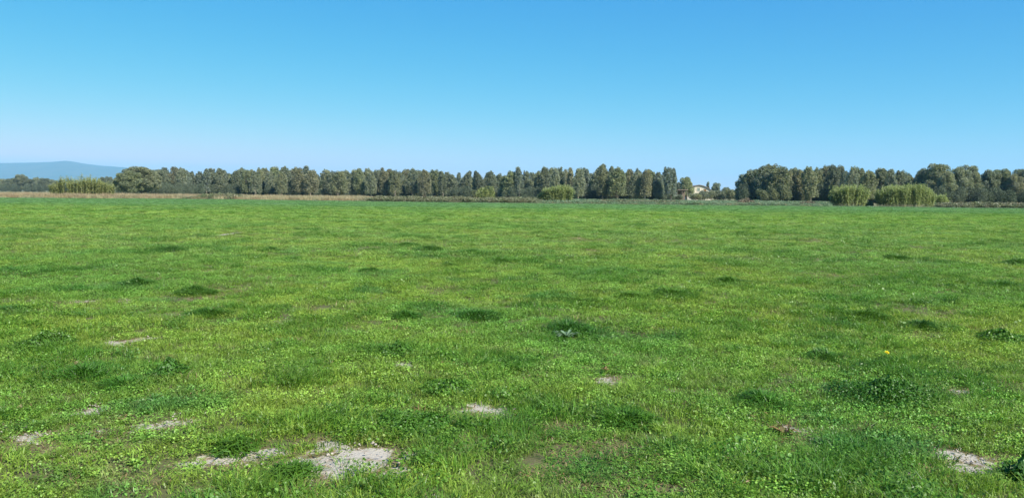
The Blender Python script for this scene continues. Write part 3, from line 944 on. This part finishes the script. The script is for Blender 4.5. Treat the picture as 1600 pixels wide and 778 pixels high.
# ------------------------------------------------------------------ canes
def cane_mat(name, cols):
    s = NT(name)
    c = s.mix(s.rng(s.noise(.9, 3), .35, .65), cols[0], cols[1])
    c = s.mix(s.rng(s.noise(3.1, 3), .45, .7), c, cols[2])
    return s.leaf(c, .4, .03, .4)
M_CANE = cane_mat('giant cane leaf', [(.32, .37, .15), (.27, .33, .12), (.38, .41, .21)])
M_CANEY = cane_mat('yellow cane leaf', [(.36, .37, .15), (.31, .34, .13), (.38, .38, .20)])
sT = NT('dry cane stalk'); M_STALK = sT.solid(sT.mix(sT.noise(4, 2), (.30, .32, .14), (.22, .24, .10)), .7)
def canes(px0, px1, top, d, label, mats, depth=4.0, fan=.22, prof=None, dens=1.0, lump=.2):
    x0, x1 = at(px0, d), at(px1, d)
    cx = (x0 + x1) / 2; hw = (x1 - x0) / 2
    Hc = zat((px0 + px1) / 2, top, d) * 1.08
    e = empty('cane_clump', (cx, d, 0))
    r = np.random.default_rng(int(px0) + 5)
    n = int(hw * depth * 14 * dens)
    V, Fc, Q = [], [], []
    base_w = hw * (.92 - fan * .75)
    for k in range(n):
        a = r.random() * 6.283; q = math.sqrt(r.random())
        bx, by = base_w * q * math.cos(a), depth * .5 * q * math.sin(a)
        u = bx / base_w
        h = Hc * (.72 + .30 * r.random()) * (prof(u) if prof else 1) * (1 - .42 * abs(u) ** 3.2) * (1 - lump / 2 + lump * vnoise(bx, by, .5 + lump * 2, 4))
        l = fan * h * (u * 1.0 + r.normal() * .30)
        ly = fan * h * r.normal() * .3
        b = len(V)
        pts = [(bx, by, 0), (bx + l * .35, by + ly * .35, h * .55), (bx + l, by + ly, h * .92)]
        w_ = .013
        for (x, y, z) in pts: V += [(x - w_, y, z), (x + w_, y + .01, z), (x, y + w_, z)]
        for s in range(2):
            for i in range(3):
                j = (i + 1) % 3
                Fc.append((b + 3 * s + i, b + 3 * s + j, b + 3 * s + 3 + j, b + 3 * s + 3 + i))
        m = 42
        t = .12 + .80 * r.random(m) ** .75
        P = np.stack([bx + l * t ** 1.4, by + ly * t ** 1.4, h * t], 1)
        aa = r.random(m) * 6.283
        D = np.stack([np.cos(aa), np.sin(aa), .9 - 1.5 * r.random(m)], 1)
        D /= np.linalg.norm(D, axis=1)[:, None]
        Lf = (.38 + .35 * r.random(m))[:, None]
        W = np.cross(D, np.array([0, 0, 1.0])); W /= np.linalg.norm(W, axis=1)[:, None]; W *= .05
        mid = P + D * Lf * .5 + np.array([0, 0, .04]); tip = P + D * Lf + np.array([0, 0, -.08])
        Q.append(np.stack([P, mid + W, tip, mid - W], 1))
    Q = np.concatenate(Q)
    lf = link('leaves', quads_mesh('leaves', Q, mats), e); lf['kind'] = 'stuff'
    st = link('stalks', mesh('stalks', V, Fc, M_STALK), e); st['kind'] = 'stuff'
    # feathery plume tips, most of them faded
    tag(e, label, 'cane clump', 'clumps of giant cane')
    return e
canes(70, 186, 277.5, 186, 'long yellow-green cane thicket under the blue hills at far left', M_CANEY, 6, .10, lambda u: .98 + .05 * math.sin(u * 9) - .3 * max(0, u - .45), .7, .42)
canes(834, 902, 286.5, 170, 'cane clump in front of the middle of the tree row', M_CANE, 5, .20, lambda u: .86 + .16 * u - .12 * (u < -.7))
canes(1288, 1362, 288.5, 156, 'fan-shaped cane clump, left one of the two on the right', M_CANE, 5.5, .34, lambda u: 1 - .16 * abs(u) ** 2 - .10 * (u < -.6))
canes(1360, 1468, 288.5, 155, 'widest cane clump, right one of the two on the right', M_CANE, 6, .16, lambda u: 1 - .25 * max(0, u - .55))
canes(1452, 1482, 304, 163, 'small low cane clump leaning off the widest one\'s right end', M_CANE, 4, .3, None, .6)

# pale round bush in front of the row
e = empty('round_bush', (at(762, 215), 215, 0))
r = np.random.default_rng(77)
hB = zat(765, 291, 215)
Qb = np.concatenate([cards((r.normal() * 1.0, r.normal() * .9, hB * .5 + r.normal() * .55), 420, (1.25, 1.1, 1.2), .20, r, -.5) for _ in range(11)])
Qb[:, :, 2] = np.clip(Qb[:, :, 2], .1, hB)
c = link('foliage', quads_mesh('foliage', Qb, M_EUC), e); c.color = (.25, .29, .13, 1)
link('stem', mesh('stem', *merge(*[tube([(0, 0, -.05), (math.cos(a) * .5, math.sin(a) * .4, 1.0), (math.cos(a) * 1.1, math.sin(a) * .9, 2.2)], [.09, .06, .02], 5) for a in (0, 1.3, 2.5, 3.8, 5)]), M_BARK), e)
tag(e, 'pale yellowish round bush in front of the middle of the tree row', 'bush')
for px, top, wp, lab in [(1190, 296, 20, 'light grey shrub in the shade at the left foot of the dark trees'), (1206, 293, 15, 'slim grey shrub right of the light shrub under the dark trees'), (1222, 287, 18, 'upright grey-green shrub before the dark trees, third from the left'), (742, 297, 20, 'grey-green shrub touching the pale round bush on its left')]:
    d = 240 if px > 1000 else 225
    e = empty('shrub', (at(px, d), d, 0))
    c = link('foliage', hb[int(px) % 4], e); q = wp * d / F / 3.2
    c.scale = (q, q, zat(px, top, d) / 3.2); c.color = (.17, .19, .12, 1)
    st = link('stem', mesh('stem', *merge(*[tube([(0, 0, -.05), (math.cos(a) * .3, math.sin(a) * .3, .7), (math.cos(a) * .6, math.sin(a) * .5, 1.5)], [.06, .04, .02], 5) for a in (0, 2, 4)]), M_BARK), e)
    tag(e, lab, 'shrub')

# ------------------------------------------------------------------ rough growth between the field and the trees
M_STRAW = plain_leaf('tall dry grass', [(.41, .33, .19), (.32, .24, .13), (.40, .35, .21)], .25, .02, .25)
M_RUSSET = plain_leaf('russet dry weed', [(.36, .25, .16), (.29, .21, .12), (.38, .29, .17)], .2, .02, .3)
M_BRAMB = plain_leaf('bramble leaf', [(.16, .20, .085), (.20, .21, .11), (.18, .17, .09)], .15, .05, .7)
M_FROST = plain_leaf('grey-green weed', [(.17, .24, .13), (.23, .27, .16), (.14, .22, .11)], .2, .04, .3)
def tallsrc(name, mat, n=40, rad=.45, h=.9, w=.03):
    c = bpy.data.collections.new(name)
    for k in range(4):
        c.objects.link(bpy.data.objects.new(f'{name}_{k}', mesh(name, *blades(n, rad, h, w, .25, .5), mat)))
    return c
def strip(name, coll, p0, p1, off0, off1, n, hs, label, cat, soft=20):
    P = rng.uniform(p0, p1, n); x = np.array([at(p, 165) for p in P])
    k = rng.random(n) < np.minimum(sstep(p0 - 1, p0 + soft, P) + .12, 1) * np.minimum(1 - sstep(p1 - soft, p1 + 1, P) + .12, 1)
    x = x[k]; m = len(x)
    o_ = off0 + (off1 - off0) * rng.random(m) ** 1.3
    y = edge_y(x) + o_ + 7 * (fbm(x, x * 0, 9, 77, 3) - .5); x = x * y / 165
    kk = rng.random(m) < .35 + .65 * sstep(.3, .55, fbm(x, y, 5, 83, 3)); x, y = x[kk], y[kk]; m = len(x)
    hn = hs[0] + (hs[1] - hs[0]) * fbm(x, y, 3.0, 5, 3) * (.7 + .6 * rng.random(m))
    s = .8 + .7 * rng.random(m)
    ob = scatter(name, coll, x, y, np.stack([s, s, hn], 1), rng.integers(0, 4, m), tilt=.08)
    return tag(ob, label, cat, kind='stuff')
straw = tallsrc('straw_src', M_STRAW); russ = tallsrc('russet_src', M_RUSSET)
frost = bush_src('frost_src', 1, 300, .10, .8, M_FROST)
bram = bush_src('bramble_src', 1, 420, .12, 1.0, M_BRAMB)
strip('dry_grass', straw, -260, 585, 0, 90, 9000, (.4, 1.5), 'tall pale straw grass along the far left edge of the field', 'dry grass')
strip('russet_weeds', russ, -260, 330, 2, 40, 3500, (.4, 1.5), 'reddish brown dry weeds mixed into the straw on the far left', 'dry weeds')
strip('dry_grass', straw, 560, 840, 10, 80, 1800, (.3, 1.35), 'thin line of straw grass showing behind the central brambles', 'dry grass')
strip('bramble', bram, 572, 842, 0, 22, 1150, (.1, 1.25), 'low olive brown brambles along the field edge left of the central canes', 'brambles')
strip('grey_weeds', frost, 800, 1300, 1, 95, 7000, (.2, .75), 'pale grey-green weeds between the field and the trees right of centre', 'weeds')
strip('dry_grass', straw, 790, 1300, 0, 60, 1300, (.2, .8), 'scattered straw stems among the grey-green weeds right of centre', 'dry grass')
strip('bramble', bram, 930, 1060, 5, 25, 180, (.3, .95), 'few dark low brambles among the grey-green weeds', 'brambles')
strip('bramble', bram, 1462, 1900, 0, 18, 1500, (.15, 1.1), 'dark brown low brambles along the field edge at the right end', 'brambles')
strip('dry_grass', straw, 1480, 1900, 12, 50, 2200, (.4, 1.35), 'pale straw grass behind the brambles at the right end', 'dry grass')
strip('fringe_grass', tallsrc('fringe_src', M_FROST, 40, .4, .35, .02), -260, 1900, -9, 2, 6000, (.12, .5), 'fringe of longer pale grass along the far edge of the field', 'grass')

M_DUSK = plain_leaf('faded weed', [(.26, .21, .15), (.20, .20, .13), (.23, .19, .13)], .2, .0, .6)
def mound(name, px, top, wpx, d, mat, label, cat, col=None):
    e = empty(name, (at(px, d), d, 0))
    r = np.random.default_rng(int(px))
    hw = wpx / 2 * d / F; H = zat(px, top, d)
    Q = []
    k = max(6, int(hw * 3))
    for i in range(k):
        u = -1 + 2 * (i + .5) / k
        hh = H * (1 - abs(u) ** 2.2) * (.7 + .4 * r.random()) + .2
        Q.append(cards((u * hw, r.normal() * .8, hh * .45), 420, (hw / k * 2.2, 1.2, hh * .55), .14, r))
    Q = np.concatenate(Q); Q[:, :, 2] = np.abs(Q[:, :, 2])
    link('foliage', quads_mesh('foliage', Q, mat), e)
    link('stem', mesh('stem', *merge(*[tube([(u * hw, 0, -.05), (u * hw + .2, .1, .4), (u * hw + .5, 0, H * .6)], [.03, .02, .01], 5) for u in (-.6, -.2, .2, .6)]), M_BARK), e)
    return tag(e, label, cat)
mound('bramble_mound', 345, 301.5, 112, 170, M_BRAMB, 'long low olive bramble mound in the straw on the left', 'brambles')
mound('bramble_mound', 1165, 310.5, 30, 160, M_DUSK, 'small pinkish brown weed mound before the hedge', 'weeds')
mound('bramble_mound', 1263, 314.5, 34, 160, M_DUSK, 'low brown weed mound left of the fan-shaped canes', 'weeds')
mound('bramble_mound', 1352, 313, 24, 158, M_FROST, 'pale green mound between the two right cane clumps', 'weeds')
mound('bramble_mound', 1475, 317.5, 46, 157, M_FROST, 'pale green mound right of the widest cane clump', 'weeds')
mound('bramble_mound', 828, 305, 34, 240, M_UNDER, 'dark green low shrub mound left of the central canes', 'brambles')

# ------------------------------------------------------------------ barn with its open shed
def box(x0, x1, y0, y1, z0, z1):
    v = [(x, y, z) for z in (z0, z1) for y in (y0, y1) for x in (x0, x1)]
    return v, [(0, 2, 3, 1), (4, 5, 7, 6), (0, 1, 5, 4), (2, 6, 7, 3), (0, 4, 6, 2), (1, 3, 7, 5)]
sW = NT('cream render'); M_WALL = sW.solid(sW.mix(sW.rng(sW.noise(.8, 4), .4, .65), (.66, .61, .49), (.55, .50, .38)), .9, (sW.noise(20, 3), .2, .02))
sR = NT('weathered roof sheet'); M_ROOF = sR.solid(sR.mix(sR.noise(2, 3), (.30, .25, .22), (.20, .17, .15)), .7)
M_WHITE = NT('white paint').solid((.50, .47, .41), .7)
M_POST = NT('grey timber').solid((.16, .13, .10), .8)
M_SHUT = NT('brown shutter').solid((.20, .12, .05), .6)
M_GLASS = NT('window glass').solid((.22, .27, .22), .15)
M_TILE = NT('clay roof tile').solid((.26, .20, .16), .8)
DB = 330.0
bx0, bx1 = at(1074, DB), at(1110, DB)
W = bx1 - bx0; zr = zat(1092, 288.8, DB); ze = zat(1110, 297, DB)
barn = tag(empty('barn', ((bx0 + bx1) / 2, DB, 0), R(-6)), 'cream barn with curved low roof behind the hedge', 'barn')
hw = W / 2
arc = [(-hw + W * i / 12, ze + (zr - ze) * (1 - abs(2 * i / 12 - 1) ** 1.7)) for i in range(13)]
Lb = 16.0
def prism(profile, y0, y1):
    n = len(profile)
    V = [(x, y0, z) for x, z in profile] + [(x, y1, z) for x, z in profile]
    Fc = [tuple(range(n)), tuple(range(2 * n - 1, n - 1, -1))] + [(i, i + n, (i + 1) % n + n, (i + 1) % n) for i in range(n)]
    return V, Fc
link('wall', mesh('wall', *prism([(-hw, 0)] + [(x, z - .25) for x, z in arc] + [(hw, 0)], 0, Lb), M_WALL), barn)
ro = [(x * 1.06, z) for x, z in arc]
link('roof', mesh('roof', *prism(ro + [(x, z - .22) for x, z in ro[::-1]], -.5, Lb + .4), M_ROOF), barn)
for wx, wz, ww, wh, mm in ((hw * .50, ze - .4, 1.1, 1.5, M_SHUT), (-hw * .05, ze + .2, 1.0, 1.2, M_GLASS)):
    wn = link('window', mesh('window', *box(wx - ww / 2, wx + ww / 2, -.06, -.002, wz - wh / 2, wz + wh / 2), mm), barn)
    fr = merge(box(wx - ww / 2 - .1, wx - ww / 2, -.1, -.004, wz - wh / 2 - .1, wz + wh / 2 + .1), box(wx + ww / 2, wx + ww / 2 + .1, -.1, -.004, wz - wh / 2 - .1, wz + wh / 2 + .1),
               box(wx - ww / 2, wx + ww / 2, -.1, -.004, wz + wh / 2, wz + wh / 2 + .1), box(wx - ww / 2, wx + ww / 2, -.14, -.004, wz - wh / 2 - .1, wz - wh / 2))
    link('frame', mesh('frame', *fr, M_WHITE), wn)
link('door', mesh('door', *box(-hw * .55, -hw * .2, -.05, -.003, 0, 2.4), M_SHUT), barn)
link('annexe', mesh('annexe', *box(-hw - .3, -hw * .30, -1.6, -.15, 0, ze - 1.4), M_WHITE), barn)
# open shed to the left
sx0, sx1 = at(1040, DB - 6), at(1078, DB - 6); zs = zat(1058, 296.8, DB - 6)
shed = tag(empty('open_shed', ((sx0 + sx1) / 2, DB - 8, 0)), 'low open shed with flat pale roof left of the barn', 'shed')
sw = (sx1 - sx0) / 2
link('roof', mesh('roof', *prism([(-sw, zs - .15), (sw - 1.2, zs - .05), (sw - 1.2, zs + .15), (-sw, zs + .05)], -.4, 5.2), M_TILE), shed)
link('back_wall', mesh('back_wall', *box(-sw + .1, sw - 1.4, 4.7, 4.95, 0, zs - .25), M_POST), shed)
for i in range(5):
    xx = -sw + .2 + i * (2 * sw - 1.8) / 4
    link('post', mesh('post', *box(xx - .1, xx + .1, 0, .2, 0, zs - .17), M_POST), shed)

# ------------------------------------------------------------------ haze
hv = np.array([(x, y, z) for z in (-4, 760) for y in (-9000, 24500) for x in (-24000, 24000)], float)
hm = mesh('haze', hv, [(0, 2, 3, 1), (4, 5, 7, 6), (0, 1, 5, 4), (2, 6, 7, 3), (0, 4, 6, 2), (1, 3, 7, 5)])
hmat = bpy.data.materials.new('haze air'); hmat.use_nodes = True
ht = hmat.node_tree; ht.nodes.clear()
pv_ = ht.nodes.new('ShaderNodeVolumePrincipled')
pv_.inputs['Color'].default_value = (.37, .73, 1.0, 1)
pv_.inputs['Density'].default_value = 8.0e-5
pv_.inputs['Anisotropy'].default_value = 0.0
ou = ht.nodes.new('ShaderNodeOutputMaterial'); ht.links.new(pv_.outputs[0], ou.inputs['Volume'])
hm.materials.append(hmat)
tag(link('haze', hm), kind='stuff')
